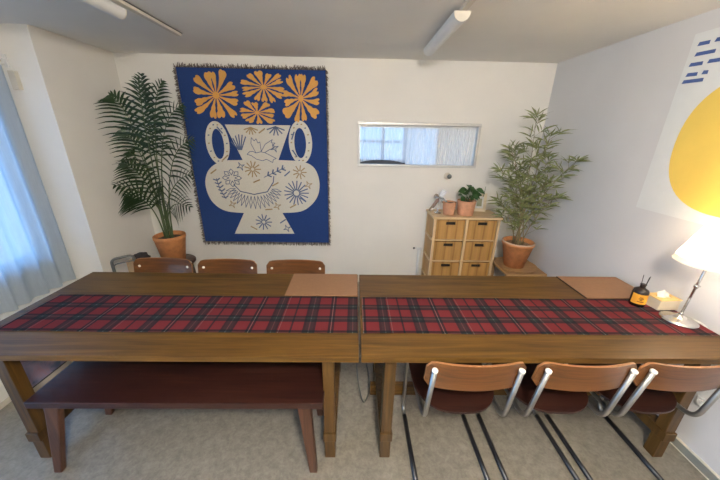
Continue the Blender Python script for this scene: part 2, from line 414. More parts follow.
# ------------------------------------------------------------------ tables
TZ = .74
def make_table(label, loc):
    t = thing('dining_table', label, 'table', loc, 0)
    L, W = 1.80, .80
    b = BM(); bx(b, 0, L, 0, W, TZ - .03, TZ, 0, .003); obj('table_top', b, 'table', t)
    for x in (.115, L - .17):
        for y in (.068, W - .125):
            b = BM(); bx(b, x, x + .055, y, y + .057, 0, TZ - .03, 0, .003); obj('leg', b, 'table_leg', t)
        b = BM(); bx(b, x - .005, x + .060, .058, W - .058, .135, .19, 0, .003); obj('foot_rail', b, 'table_leg', t)
        b = BM(); bx(b, x + .005, x + .05, .068, W - .07, TZ - .09, TZ - .03, 0, .002); obj('top_rail', b, 'table_leg', t)
    b = BM(); bx(b, .075, L - .13, .385, .43, .10, .168, 0, .003); obj('stretcher', b, 'table', t)
    return t
make_table('long brown wooden dining table on the left, with the dark bench under it', (-1.774, 1.034, 0))
make_table('long brown wooden dining table on the right, carrying the lamp', (.036, 1.034, 0))

def runner(x0, x1, label):
    bm = BM(); n = 60; y0, y1 = 1.195, 1.532; g = []
    for i in range(n + 1):
        row = []
        for j in range(9):
            x = (x1 - x0) * i / n; y = (y1 - y0) * j / 8
            row.append(bm.verts.new((x, y + .002 * math.sin(x * 9), .0025 + .0008 * math.sin(7 * x + 3 * y * 4))))
        g.append(row)
    top = []
    for i in range(n):
        for j in range(8): top.append(bm.faces.new((g[i][j], g[i + 1][j], g[i + 1][j + 1], g[i][j + 1])))
    bmesh.ops.solidify(bm, geom=top, thickness=.0015)
    o = obj('table_runner', bm, 'tartan'); o.location = (x0, y0, TZ)
    for p in o.data.polygons: p.use_smooth = True
    return tag(o, label, 'table runner', 'tartan runners along the tables')
runner(-1.715, .022, 'red tartan runner lying along the left dining table')
runner(.048, 1.832, 'red tartan runner on the right dining table, under the lamp')
def mat_pad(x0, x1, label):
    t = thing('desk_mat', label, 'mat', (0, 0, 0), 0, 'tan mats at the back of the tables')
    b = BM(); bx(b, x0, x1, 1.542, 1.826, TZ + .0005, TZ + .006, 0, .0015); obj('pad', b, 'mat', t)
    b = BM(); bx(b, x0 - .006, x0, 1.542, 1.826, TZ + .0005, TZ + .005); obj('edge_strip', b, 'mat_edge' if x0 > 0 else 'mat', t)  # strip along the left edge, dark on the right table's mat only
mat_pad(-.405, .022, 'tan leatherette mat on the left table, beside the gap')
mat_pad(1.414, 1.83, 'tan leatherette mat in the right table corner behind the dark bottle')

# bench
t = thing('bench', 'dark walnut bench pushed under the left dining table', 'bench')
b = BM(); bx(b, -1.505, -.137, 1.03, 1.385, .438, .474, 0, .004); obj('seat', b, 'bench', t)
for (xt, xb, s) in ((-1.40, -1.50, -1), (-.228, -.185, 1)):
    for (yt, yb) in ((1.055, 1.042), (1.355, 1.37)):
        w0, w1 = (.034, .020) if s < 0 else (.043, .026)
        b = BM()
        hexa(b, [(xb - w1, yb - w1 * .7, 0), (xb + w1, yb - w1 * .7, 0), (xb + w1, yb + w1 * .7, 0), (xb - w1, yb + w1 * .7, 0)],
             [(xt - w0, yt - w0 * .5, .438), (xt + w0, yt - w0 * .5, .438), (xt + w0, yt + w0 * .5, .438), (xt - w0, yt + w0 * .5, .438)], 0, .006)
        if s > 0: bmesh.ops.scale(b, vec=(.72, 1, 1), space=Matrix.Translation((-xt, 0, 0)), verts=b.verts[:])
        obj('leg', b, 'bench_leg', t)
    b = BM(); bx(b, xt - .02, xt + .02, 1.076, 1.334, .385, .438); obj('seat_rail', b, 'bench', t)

# ------------------------------------------------------------------ cantilever chairs
def make_chair(label, loc, rz):
    t = thing('cantilever_chair', label, 'chair', loc, rz, 'cantilever chairs at the tables')
    path = lambda s: fillet([(s, -.27, .012), (s, .222, .012), (s, .222, .432), (s * .985, -.200, .438), (s * .965, -.249, .764)], .06)
    for s in (-.184, .184):
        b = BM(); p = path(s); tube(b, p, .011, 12); f = obj('tube_frame', b, 'chrome', t)
        b = BM(); e = Vector((s * .965, -.249, .764)); d = (e - Vector((s * .985, -.200, .438))).normalized()
        tube(b, [e - d * .004, e + d * .005, e + d * .008], [.0128, .0128, .008], 12); obj('end_cap', b, 'cap', f)
        b = BM(); tube(b, [(s, -.27, .0125), (s, .165, .0125)], .0125, 10); obj('floor_sleeve', b, 'black', t)
        b = BM(); lathe(b, [(0, .003), (.006, .002), (.009, 0), (.009, -.004)], 12)
        bmesh.ops.rotate(b, cent=(0, 0, 0), matrix=Matrix.Rotation(-PI / 2, 3, 'X'), verts=b.verts[:])
        bmesh.ops.translate(b, vec=(s * .93, -.2215, .742), verts=b.verts[:]); obj('bolt', b, 'cap', t)
    b = BM(); tube(b, [(-.184, -.27, .0125), (.184, -.27, .0125)], .0115, 10); obj('floor_bar', b, 'black', t)
    # curved plywood back
    b = BM(); nx, nz = 22, 8; F = []; K = []
    z0, z1 = .655, .795; W = .207
    for i in range(nx + 1):
        u = -1 + 2 * i / nx; fr, kr = [], []
        for j in range(nz + 1):
            v = -1 + 2 * j / nz
            rad = .82; uu = abs(u)
            hgt = 1 if uu < rad else math.sqrt(max(0.02, 1 - ((uu - rad) / (1 - rad)) ** 2)) * .5 + .5
            z = (z0 + z1) / 2 + v * (z1 - z0) / 2 * hgt
            y = -.205 - .032 * (1 - u * u) - .014 * (v + 1) * .5
            fr.append(b.verts.new((u * W, y, z))); kr.append(b.verts.new((u * W, y - .011, z)))
        F.append(fr); K.append(kr)
    for i in range(nx):
        for j in range(nz):
            b.faces.new((F[i][j], F[i + 1][j], F[i + 1][j + 1], F[i][j + 1])); b.faces.new((K[i][j], K[i][j + 1], K[i + 1][j + 1], K[i + 1][j]))
    for i in range(nx):
        for j in (0, nz): q = b.faces.new((F[i][j], K[i][j], K[i + 1][j], F[i + 1][j])); q.material_index = 1
    for j in range(nz):
        for i in (0, nx): q = b.faces.new((F[i][j], F[i][j + 1], K[i][j + 1], K[i][j])); q.material_index = 1
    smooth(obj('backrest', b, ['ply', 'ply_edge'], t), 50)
    # seat: rounded plywood sheet with a front roll
    b = BM(); prof = []
    n = 40
    for k in range(n):
        a = 2 * PI * k / n; ca, sa = math.cos(a), math.sin(a); e = .72 if sa < 0 else .28
        prof.append((.203 * math.copysign(abs(ca) ** e, ca), .012 + (.198 if sa < 0 else .20) * math.copysign(abs(sa) ** (e + .2), sa)))
    dz = lambda x, y: .004 + .010 * (x / .2) ** 2 - (.09 * max(0, y - .13)) - .03 * max(0, -.12 - y)
    prism(b, prof, lambda x, y, d: (x, y, .449 + dz(x, y) + d), 0, .011)
    smooth(obj('seat', b, 'ply_shaded', t), 40)
    return t
ch = make_chair('cantilever chair on the near side of the right table, closest to its left leg', (.509, 1.182, 0), 0)
dup(ch, (.973, 1.182, 0), 0, 'middle of the three cantilever chairs on the near side of the right table')
dup(ch, (1.408, 1.182, 0), 0, 'cantilever chair on the near side of the right table, nearest the right wall')
dup(ch, (-.415, 1.692, 0), PI, 'cantilever chair behind the left table, beside the tan mat')
dup(ch, (-.898, 1.692, 0), PI, 'cantilever chair behind the left table, between two others, under the tapestry edge')
dup(ch, (-1.362, 1.70, 0), PI - .03, 'cantilever chair behind the left table, in front of the potted palm')

# ------------------------------------------------------------------ tapestry
t = thing('tapestry', 'navy woven tapestry of an ivory vase and orange flowers on the back wall', 'tapestry')
TX0, TX1, T0, T1 = -1.655, -.285, .497, 2.194
b = BM()
def wavy(x, z): return .004
def onw(x, z, d): return (x, YB - .009 - wavy(x, z) - d, z)
bx(b, TX0, TX1, YB - .013, YB - .006, T0, T1)
fs = b.faces[:]
def dense(poly, step=.03):
    out = []
    for i, p in enumerate(poly):
        q = poly[(i + 1) % len(poly)]; L = math.hypot(q[0] - p[0], q[1] - p[1]); k = max(1, int(L / step))
        for a in range(k): out.append((p[0] + (q[0] - p[0]) * a / k, p[1] + (q[1] - p[1]) * a / k))
    return out
def rounded(poly, it=2):
    for _ in range(it):
        o = []
        for i, p in enumerate(poly):
            q = poly[(i + 1) % len(poly)]
            o += [(p[0] * .75 + q[0] * .25, p[1] * .75 + q[1] * .25), (p[0] * .25 + q[0] * .75, p[1] * .25 + q[1] * .75)]
        poly = o
    return poly
def motif(poly, mi, d):
    poly = dense(poly)
    vs = [b.verts.new(onw(x, z, d)) for x, z in poly]
    for tr in tessellate_polygon([[Vector((x, z, 0)) for x, z in poly]]):
        try: f = b.faces.new([vs[i] for i in tr]); f.material_index = mi
        except ValueError: pass
def stroke(pts, w, mi, d=.0042):
    for (a, c) in zip(pts[:-1], pts[1:]):
        dx, dz = c[0] - a[0], c[1] - a[1]; L = math.hypot(dx, dz) or 1; px, pz = -dz / L * w / 2, dx / L * w / 2
        ex, ez = dx / L * w * .3, dz / L * w * .3
        q = [(a[0] - ex + px, a[1] - ez + pz), (a[0] - ex - px, a[1] - ez - pz), (c[0] + ex - px, c[1] + ez - pz), (c[0] + ex + px, c[1] + ez + pz)]
        f = b.faces.new([b.verts.new(onw(x, z, d)) for x, z in q]); f.material_index = mi
def flower(cx, cz, rx, rz, n, rot, seed):
    rd = random.Random(seed); a = rot
    cuts = sorted(rot + 2 * PI * (k + rd.uniform(-.16, .16)) / n for k in range(n))
    for k in range(n):
        a0 = cuts[k]; a1 = cuts[(k + 1) % n] + (2 * PI if k == n - 1 else 0); a = (a0 + a1) / 2; da = a1 - a0
        L = rd.uniform(.86, 1.04) / max(abs(math.cos(a)), abs(math.sin(a))) ** .55; bend = rd.uniform(-.14, .14); fork = rd.uniform(.02, .16); wob = rd.uniform(-.05, .05)
        side = ((.05, .34), (.18, .24), (.32, .30), (.45, .25), (.58, .34), (.70, .29), (.82, .38), (.93, .36))
        lft = [(t, -w + wob * (i % 2)) for i, (t, w) in enumerate(side)]; rgt = [(t * .98, w + wob * ((i + 1) % 2)) for i, (t, w) in enumerate(side)]
        tip = [(1.02, -.28), (1.05, -.12), (1.04 - fork, .02), (1.06, .14), (1.0, .30)]
        out = []
        for (t, w) in lft + tip + rgt[::-1]:
            aa = a + bend * t * t + w * da * (.98 if t > .3 else 1.25)
            rr = t * L; out.append((cx + rx * rr * math.cos(aa), cz + rz * rr * math.sin(aa)))
        motif(rounded(out, 2), 1, .0012 + .00012 * k)
    motif([(cx + rx * .15 * math.cos(2 * PI * k / 16), cz + rz * .15 * math.sin(2 * PI * k / 16)) for k in range(16)], 1, .0012 + .00012 * n)
flower(-1.321, 1.968, .212, .196, 13, .3, 1); flower(-.868, 2.045, .196, .128, 13, .1, 2)
flower(-.525, 1.955, .165, .200, 12, .5, 3); flower(-.950, 1.822, .158, .10, 10, .7, 4)
def smooth_run(p, n=6):
    o = []
    for i in range(len(p) - 1):
        a, b1, c1, d1 = p[max(i - 1, 0)], p[i], p[i + 1], p[min(i + 2, len(p) - 1)]
        for k in range(n):
            t_ = k / n; o.append(tuple(.5 * (2 * b1[q] + (c1[q] - a[q]) * t_ + (2 * a[q] - 5 * b1[q] + 4 * c1[q] - d1[q]) * t_ ** 2 + (3 * b1[q] - a[q] - 3 * c1[q] + d1[q]) * t_ ** 3) for q in (0, 1)))
    return o + [p[-1]]
vase = [(-1.274, 1.711), (-1.14, 1.379)] + smooth_run([(-1.282, 1.375), (-1.414, 1.338), (-1.506, 1.262), (-1.552, 1.141), (-1.535, .998), (-1.468, .897), (-1.361, .842), (-1.191, .827)]) + \
       [(-1.319, .59), (-.663, .599)] + smooth_run([(-.778, .833), (-.584, .852), (-.465, .925), (-.392, 1.03), (-.371, 1.159), (-.402, 1.283), (-.47, 1.351), (-.578, 1.380)]) + [(-.779, 1.385), (-.638, 1.715)]
def ring(cx, cz, a, c2, n=28): return [(cx + a * math.cos(2 * PI * k / n), cz + c2 * math.sin(2 * PI * k / n)) for k in range(n)]
motif(ring(-1.369, 1.536, .116, .205), 2, .0014); motif(ring(-1.365, 1.528, .058, .143), 0, .0022)
motif(ring(-.549, 1.556, .116, .205), 2, .0014); motif(ring(-.552, 1.55, .058, .143), 0, .0022)
motif(vase, 2, .0030)
def burst(cx, cz, r, n, mi, w=.011, r0=.25, rot=0):
    for k in range(n):
        a = rot + 2 * PI * k / n
        stroke([(cx + r * r0 * math.cos(a), cz + r * r0 * math.sin(a)), (cx + r * math.cos(a), cz + r * math.sin(a))], w, mi)
burst(-.616, 1.051, .126, 17, 3, .012); burst(-.988, .728, .085, 11, 3, .012); burst(-1.049, 1.29, .08, 11, 4, .011)
burst(-.572, 1.266, .068, 9, 4, .011)
for a0, a1, c0, n, mi, r in ((.9, 2.9, (-1.14, 1.50), 6, 3, .11),):
    for k in range(n):
        a = 1.0 + k * .34; stroke([(c0[0] - .01 + .02 * math.cos(a), c0[1] - .02), (c0[0] + .10 * math.cos(a), c0[1] + .12 * math.sin(a))], .012, mi)
for k in range(6):
    a = PI + .35 + k * .48; stroke([(-1.027, 1.69), (-1.027 + .07 * math.cos(a), 1.69 + .065 * math.sin(a))], .011, 4)
    stroke([(-.784, 1.70), (-.784 + .09 * math.cos(a), 1.70 + .08 * math.sin(a))], .012, 3)
for k in range(17):   # feathery fan across the belly
    a = PI * (1.04 + .92 * k / 16); ca, sa = math.cos(a), math.sin(a)
    p0 = (-1.06 + .19 * ca, 1.10 + .09 * sa); p1 = (-1.06 + .29 * ca, 1.09 + .215 * sa)
    m1 = ((p0[0] + p1[0]) / 2 + .014 * sa, (p0[1] + p1[1]) / 2 - .014 * ca); m2 = ((p0[0] + p1[0]) / 2 - .014 * sa, (p0[1] + p1[1]) / 2 + .014 * ca)
    stroke([p0, m1, p1, m2, p0], .006, 3)
stroke([(-1.26, 1.13), (-1.20, 1.06), (-1.06, 1.03), (-.92, 1.06), (-.85, 1.16), (-.84, 1.22)], .010, 3)
for k in range(8):    # outlined daisy
    a = 2 * PI * k / 8; q = [(-1.271 + .03 * math.cos(a), 1.198 + .03 * math.sin(a)), (-1.271 + .075 * math.cos(a - .3), 1.198 + .07 * math.sin(a - .3)),
        (-1.271 + .098 * math.cos(a), 1.198 + .09 * math.sin(a)), (-1.271 + .075 * math.cos(a + .3), 1.198 + .07 * math.sin(a + .3)), (-1.271 + .03 * math.cos(a), 1.198 + .03 * math.sin(a))]
    stroke(q, .007, 3)
stroke([(-1.43, 1.19), (-1.41, 1.08), (-1.36, .98)], .008, 3)
for k in range(6):
    z = 1.17 - k * .036; x = -1.428 + k * .013
    stroke([(x, z), (x - .035, z + .012)], .012, 3); stroke([(x, z), (x + .03, z + .022)], .012, 3)
stroke([(-.94, 1.21), (-.83, 1.26), (-.72, 1.31)], .007, 3)
for k in range(4):
    x, z = -.90 + k * .05, 1.23 + k * .022; stroke([(x, z), (x + .01, z + .035)], .014, 3); stroke([(x, z), (x + .035, z - .012)], .014, 3)
# a small bird in outline on the neck
stroke([(-1.09, 1.435), (-1.06, 1.462), (-1.03, 1.465), (-1.0, 1.45), (-.95, 1.462), (-.91, 1.455), (-.86, 1.43), (-.80, 1.40), (-.83, 1.388), (-.84, 1.36), (-.90, 1.39), (-.94, 1.375), (-1.0, 1.39), (-1.05, 1.425), (-1.09, 1.435)], .006, 3)
stroke([(-1.0, 1.452), (-1.04, 1.54), (-1.03, 1.595), (-1.005, 1.565), (-.985, 1.585), (-.97, 1.545), (-.95, 1.555), (-.945, 1.47)], .006, 3)
stroke([(-.945, 1.465), (-.90, 1.535), (-.825, 1.58), (-.84, 1.55), (-.80, 1.548), (-.83, 1.522), (-.81, 1.502), (-.86, 1.485), (-.91, 1.455)], .006, 3)
for (x, z, mi) in ((-.81, 1.501, 3), (-1.167, 1.316, 3), (-.828, .907, 4), (-.74, .66, 3), (-.487, 1.137, 4), (-1.30, .92, 4)):
    for k in range(4):
        a = .4 + PI / 2 * k; r = .042
        stroke([(x + r * math.cos(a), z + r * math.sin(a)), (x + .012 * math.cos(a + PI / 4), z + .012 * math.sin(a + PI / 4)), (x + r * math.cos(a + PI / 2), z + r * math.sin(a + PI / 2))], .007, mi)
for (x, z, a, mi) in ((-.92, 1.66, .6, 4), (-.70, 1.25, .7, 3), (-.83, 1.14, .5, 4), (-1.02, 1.17, .4, 4), (-.55, .98, -.6, 3), (-.78, .74, .6, 3), (-1.10, .66, -.5, 4), (-1.45, 1.26, .6, 4),
                     (-.92, .87, .1, 4), (-.66, .91, .5, 4), (-1.33, 1.66, -.9, 3), (-.62, 1.62, 1.2, 3), (-.61, 1.45, -1.0, 3), (-1.31, 1.40, .7, 4)):
    stroke([(x - .035 * math.cos(a), z - .035 * math.sin(a)), (x + .035 * math.cos(a), z + .035 * math.sin(a))], .013, mi, .0046)
rd = random.Random(5)
for k in range(14):
    a = 2 * PI * k / 14
    for cx, cz in ((-1.366, 1.534), (-.551, 1.554)):
        x, z = cx + .088 * math.cos(a), cz + .175 * math.sin(a); stroke([(x - .005, z), (x + .005, z + .003)], .011, 3 + k % 2, .0026)
bmesh.ops.recalc_face_normals(b, faces=fs)
pan = obj('woven_panel', b, ['navy', 'marigold', 'ivory', 'thread_blue', 'thread_tan'], t, False)
b = BM(); rd = random.Random(3)
def strand(p, q, w):
    tube(b, [onw(*p, .002), onw((p[0] + q[0]) / 2 + rd.uniform(-.006, .006), (p[1] + q[1]) / 2, .004 + rd.uniform(0, .01)), onw(*q, .002 + rd.uniform(0, .012))], [w, w * .9, w * .5], 4)
for k in range(190):
    x = TX0 + (TX1 - TX0) * k / 189
    strand((x, T1), (x + rd.uniform(-.02, .02), T1 + rd.uniform(.012, .04)), .0042); strand((x, T0), (x + rd.uniform(-.012, .012), T0 - rd.uniform(.022, .04)), .0042)
for k in range(230):
    z = T0 + (T1 - T0) * k / 229
    strand((TX0, z), (TX0 - rd.uniform(.012, .034), z + rd.uniform(-.03, .012)), .0042); strand((TX1, z), (TX1 + rd.uniform(.010, .026), z + rd.uniform(-.03, .012)), .0042)
obj('fringe', b, 'fringe', t)

# ------------------------------------------------------------------ pots and plants
def make_pot(parent, rt, rb, h, mat='terracotta', rim=True, soil='soil', pale=False):
    b = BM()
    if rim: pr = [(0, 0), (rb, 0), (rb + (rt - rb) * .86, h * .86), (rt - .003, h * .875), (rt, h * .895), (rt, h * .985), (rt - .006, h), (rt - .013, h), (rt - .016, h * .9), (rt - .022, h * .83), (0, h * .83)]
    else: pr = [(0, 0), (rb, 0), (rb + .002, .004), (rt, h * .985), (rt - .004, h), (rt - .010, h), (rt - .013, h * .9), (rt - .014, h * .83), (0, h * .83)]
    lathe(b, pr, 40); obj('pot', b, mat, parent)
    b = BM(); lathe(b, [(0, .012), (rt * .4, .010), (rt * .75, .004), (rt - .022 if rim else rt - .0145, 0)], 28, (0, 0, h * .845))
    for v in b.verts: v.co.z += random.uniform(-.004, .004)
    obj('soil', b, soil, parent)
    if pale:
        b = BM(); lathe(b, [(rt - .012, h), (rt - .005, h + .0015), (rt + .001, h * .985), (rt + .001, h * .965)], 40); obj('rim_stain', b, 'rim_pale', parent)
def bez(p0, p1, p2, t): return p0 * (1 - t) ** 2 + p1 * 2 * t * (1 - t) + p2 * t * t
def clampv(v, xmin, xmax, ymax):
    v.x = min(max(v.x, xmin), xmax); v.y = min(v.y, ymax); return v

# stool + palm
PX, PY = -1.79, 2.72
st = thing('wooden_stool', 'dark brown wooden stool in the back left corner carrying the palm', 'stool', (PX + .01, PY, 0))
b = BM(); lathe(b, [(0, .40), (.165, .40), (.178, .408), (.178, .424), (.168, .432), (0, .432)], 32); obj('seat', b, 'stool', st)
for k in range(4):
    a = PI / 4 + k * PI / 2
    b = BM(); tube(b, [(.165 * math.cos(a), .165 * math.sin(a), 0), (.13 * math.cos(a), .13 * math.sin(a), .402)], [.013, .017], 10); obj('leg', b, 'stool', st)
b = BM(); pts = [(.146 * math.cos(2 * PI * k / 24), .146 * math.sin(2 * PI * k / 24), .18) for k in range(25)]; tube(b, pts, .009, 8, cap=False); obj('leg_ring', b, 'stool', st)
pl = thing('potted_palm', 'tall palm with arching dark fronds in a terracotta pot', 'plant', (PX, PY, .434))
make_pot(pl, .138, .098, .268, 'terracotta', True)
tips = [(-1.74, 2.72, 2.06, .35), (-1.71, 2.62, 2.02, .3), (-1.60, 2.74, 2.02, .5), (-1.96, 2.64, 1.90, .8), (-1.48, 2.76, 1.85, .7), (-1.98, 2.70, 1.64, .7), (-1.42, 2.72, 1.58, .7),
        (-1.98, 2.62, 1.38, .6), (-1.42, 2.62, 1.30, .6), (-2.0, 2.58, 1.10, .5), (-1.46, 2.56, 1.02, .5), (-1.78, 2.44, 1.48, .7), (-1.62, 2.46, 1.20, .6), (-1.95, 2.44, 1.22, .6)]
org = Vector((PX, PY, .434))
for i, (x, y, z, arch) in enumerate(tips):
    rd = random.Random(40 + i)
    p0 = Vector((rd.uniform(-.045, .045), rd.uniform(-.035, .035), .215)); p2 = Vector((x, y, z)) - org
    d = p2 - p0
    p1 = p0 + Vector((d.x * .10, d.y * .10, max(d.z * (.66 + .34 * arch), .46)))
    b = BM(); n = 30
    ctr = [bez(p0, p1, p2, k / n) for k in range(n + 1)]
    tube(b, ctr, [.0075 - .0058 * k / n for k in range(n + 1)], 6, 1)
    m = 9 + int(6 * min(1, d.z / 1.45)); lsc = .72 + .30 * min(1, d.z / 1.45)
    for k in range(m):
        s = .46 + .54 * k / (m - 1); c0 = bez(p0, p1, p2, s); T = (bez(p0, p1, p2, min(1, s + .02)) - bez(p0, p1, p2, s - .02)).normalized()
        nr = Vector((.0, -.8, .6)); nr = (nr - T * nr.dot(T))
        if nr.length < .05: nr = Vector((0, -1, 0))
        nr.normalize(); S = T.cross(nr)
        ln = lsc * (.265 * (math.sin(PI * min(1, .30 + .72 * (k / (m - 1)) ** .9)) * .75 + .25)) * rd.uniform(.9, 1.1)
        if s > .97: ln *= .8
        for sg in (-1, 1):
            fwd = .55 + .75 * (k / (m - 1)) ** 1.5
            dr = (S * sg + T * fwd + nr * .18).normalized(); wv = T * .9 + nr * .25
            wv = (wv - dr * wv.dot(dr)).normalized()
            base = c0; prev = None
            for q in range(5):
                tt = q / 4; pos = base + dr * ln * tt + Vector((0, 0, -1)) * ln * .38 * tt * tt
                w = .0080 * (.6, 1.2, 1.05, .7, .08)[q]
                L = clampv(pos + wv * w + org, -2.185, 9, 3.075) - org; R = clampv(pos - wv * w + org, -2.185, 9, 3.075) - org
                cur = (b.verts.new(L), b.verts.new(R))
                if prev: f = b.faces.new((prev[0], prev[1], cur[1], cur[0])); f.smooth = True
                prev = cur
    obj('frond', b, ['palm', 'palm_stem'], pl, False)

# plinth, tray and bamboo
BX, BY, BZ = 1.612, 2.70, .42
st = thing('wooden_side_table', 'low wooden side table in the back right corner under the bamboo', 'side table', (0, 0, 0))
b = BM(); bx(b, 1.46, 1.846, 2.51, 2.92, BZ - .028, BZ, 0, .004); obj('table_top', b, 'plinth', st)
for x in (1.475, 1.784):
    for y in (2.532, 2.86): b = BM(); bx(b, x, x + .04, y, y + .04, 0, BZ - .028); obj('leg', b, 'plinth', st)
for y in (2.538, 2.872): b = BM(); bx(b, 1.50, 1.786, y, y + .02, BZ - .085, BZ - .028); obj('apron', b, 'plinth', st)
b = BM(); lathe(b, [(0, 0), (.15, 0), (.185, .006), (.20, .016), (.195, .019), (.18, .011), (.15, .007), (0, .007)], 40, (0, 0, 0))
tr = obj('round_tray', b, 'plinth'); tr.location = (1.63, 2.70, BZ + .001); tag(tr, 'round wooden tray between the bamboo pot and the side table', 'tray')
bp = thing('potted_bamboo', 'leafy bamboo in a terracotta pot in the back right corner', 'plant', (BX, BY, BZ + .009))
make_pot(bp, .148, .090, .262, 'terracotta', True, 'pebbles', True)
culms = [(1.535, 2.70, 1.82), (1.63, 2.60, 1.66), (1.79, 2.44, 1.47), (1.38, 2.74, 1.55), (1.32, 2.70, 1.36), (1.74, 2.50, 1.16), (1.30, 2.62, 1.10), (1.46, 2.82, 1.52), (1.60, 2.46, 1.30), (1.43, 2.58, 1.26), (1.69, 2.64, 1.46)]
org = Vector((BX, BY, BZ + .009))
def leaf(b, p, dr, ln, w, rd, bounds, mi=0, droop=.25):
    side = dr.cross(Vector((rd.uniform(-.5, .5), rd.uniform(-1, -.2), rd.uniform(-.3, .8)))).normalized(); prev = None
    nrm = side.cross(dr).normalized()
    for q in range(5):
        tt = q / 4; pos = p + dr * ln * tt + Vector((0, 0, -droop * ln * tt * tt)); ww = w * (.12, .85, 1, .62, .03)[q]
        L = pos + side * ww + nrm * ww * .3; R = pos - side * ww + nrm * ww * .3
        cur = tuple(b.verts.new(bounds(v)) for v in (L, pos, R))
        if prev:
            for a in (0, 1): f = b.faces.new((prev[a], prev[a + 1], cur[a + 1], cur[a])); f.material_index = mi; f.smooth = True
        prev = cur
inb = lambda v: clampv(v + org, -9, 1.855, 3.095) - org
for i, (x, y, z) in enumerate(culms):
    rd = random.Random(90 + i)
    p0 = Vector((rd.uniform(-.06, .06), rd.uniform(-.05, .05), .225)); p2 = Vector((x, y, z)) - org
    d = p2 - p0; p1 = p0 + Vector((d.x * .3, d.y * .3, d.z * .68))
    b = BM(); n = 16; tube(b, [bez(p0, p1, p2, k / n) for k in range(n + 1)], [.0055 - .0042 * k / n for k in range(n + 1)], 6)
    cu = obj('culm', b, 'bamboo_stem', bp)
    b = BM(); L = d.length
    nb = int(8 + L * 9.5)
    for k in range(nb):
        s = .16 + .84 * (k / (nb - 1)) ** .85; c0 = bez(p0, p1, p2, s); T = (bez(p0, p1, p2, min(1, s + .03)) - bez(p0, p1, p2, s - .03)).normalized()
        a = k * 2.4 + i; out = Vector((math.cos(a), math.sin(a) * .8, 0)); bl = rd.uniform(.03, .15) * (1.15 - .55 * s)
        dirn = (out + T * .75 + Vector((0, 0, .15))).normalized(); e = c0 + dirn * bl
        if k == nb - 1: e = c0; dirn = T
        tube(b, [inb(c0), inb(e)], [.0018, .001], 4, 1)
        nl = 6 if s > .3 else 4
        for q in range(nl):
            aa = q * 2.1 + rd.uniform(0, 1.5); o2 = Vector((math.cos(aa), math.sin(aa), rd.uniform(-.35, .55)))
            dr = (dirn * rd.uniform(.55, 1.3) + o2 * .85).normalized()
            leaf(b, c0.lerp(e, rd.uniform(.55, 1)), dr, rd.uniform(.085, .145), rd.uniform(.0052, .0074), rd, inb)
    obj('foliage', b, ['bamboo', 'bamboo_stem'], cu, False)

# ------------------------------------------------------------------ drawer unit with things on it
cab = thing('basket_drawer_unit', 'pale bamboo drawer unit with slatted basket drawers by the back wall', 'drawer unit')
CX0, CX1, CY0, CY1, CT = .782, 1.442, 2.78, 3.09, .90
b = BM(); bx(b, CX0 - .012, CX1 + .014, CY0 - .014, CY1 + .006, CT - .022, CT, 0, .003); obj('top_board', b, 'pale_wood', cab)
b = BM(); pw = .024
for x in (CX0, CX1 - pw):
    for y in (CY0, CY1 - pw): bx(b, x, x + pw, y, y + pw, 0, CT - .022)
xm = (CX0 + CX1) / 2
bx(b, xm - pw / 2, xm + pw / 2, CY0, CY0 + pw, .02, CT - .022)
obj('upright', b, 'pale_post', cab)
b = BM()
rows = [(.663, CT - .022), (.435, .651), (.207, .423), (.02, .195)]
for z in (.651, .423, .195, .012):
    bx(b, CX0 + pw, CX1 - pw, CY0 + .002, CY0 + .016, z, z + .012)
    for x in (CX0 - .008, CX1 - .012): bx(b, x, x + .020, CY0 + pw, CY1 - pw, z - .006, z + .014)
obj('rail', b, 'pale_wood', cab)
b = BM()
for x in (CX0 + .006, CX1 - .012): bx(b, x, x + .006, CY0 + pw, CY1 - pw, .03, CT - .03)
bx(b, CX0 + pw, CX1 - pw, CY1 - .012, CY1 - .006, .03, CT - .03)
obj('side_panel', b, 'slats', cab)
for (z0, z1) in rows:
    for (x0, x1) in ((CX0 + pw, xm - pw / 2), (xm + pw / 2, CX1 - pw)):
        b = BM(); g = .006
        X0, X1, Z0, Z1 = x0 + g, x1 - g, z0 + .002, z1 - .012; hx = (X0 + X1) / 2; hz = Z0 + (Z1 - Z0) * .83; hw, hh = .048, .016
        for (a0, a1, c0, c1) in ((X0, hx - hw, Z0, Z1), (hx + hw, X1, Z0, Z1), (hx - hw, hx + hw, Z0, hz - hh), (hx - hw, hx + hw, hz + hh, Z1)):
            bx(b, a0, a1, CY0 + .006, CY0 + .018, c0, c1)
        for (a0, a1) in ((X0, X0 + .008), (X1 - .008, X1)): bx(b, a0, a1, CY0 + .018, CY1 - .03, Z0, Z1)
        bx(b, X0, X1, CY1 - .038, CY1 - .03, Z0, Z1); bx(b, X0, X1, CY0 + .018, CY1 - .03, Z0, Z0 + .008)
        dr = obj('drawer', b, 'slats', cab)
        b = BM(); bx(b, hx - hw - .004, hx + hw + .004, CY0 + .030, CY0 + .034, hz - hh - .004, hz + hh + .004); obj('handle_hole_shade', b, 'dark_hole', dr)  # near-black sheet painting the shade inside the handle hole
p = thing('empty_flower_pot', 'small empty terracotta pot on the drawer unit, between silver ornament and plant', 'pot', (.945, 2.88, CT + .001))
make_pot(p, .066, .052, .13, 'terracotta_pale', False)
p = thing('potted_pothos', 'broad-leaved green plant in a pale terracotta pot on the drawer unit', 'plant', (1.115, 2.88, CT + .001))
make_pot(p, .092, .073, .148, 'terracotta_pale', False)
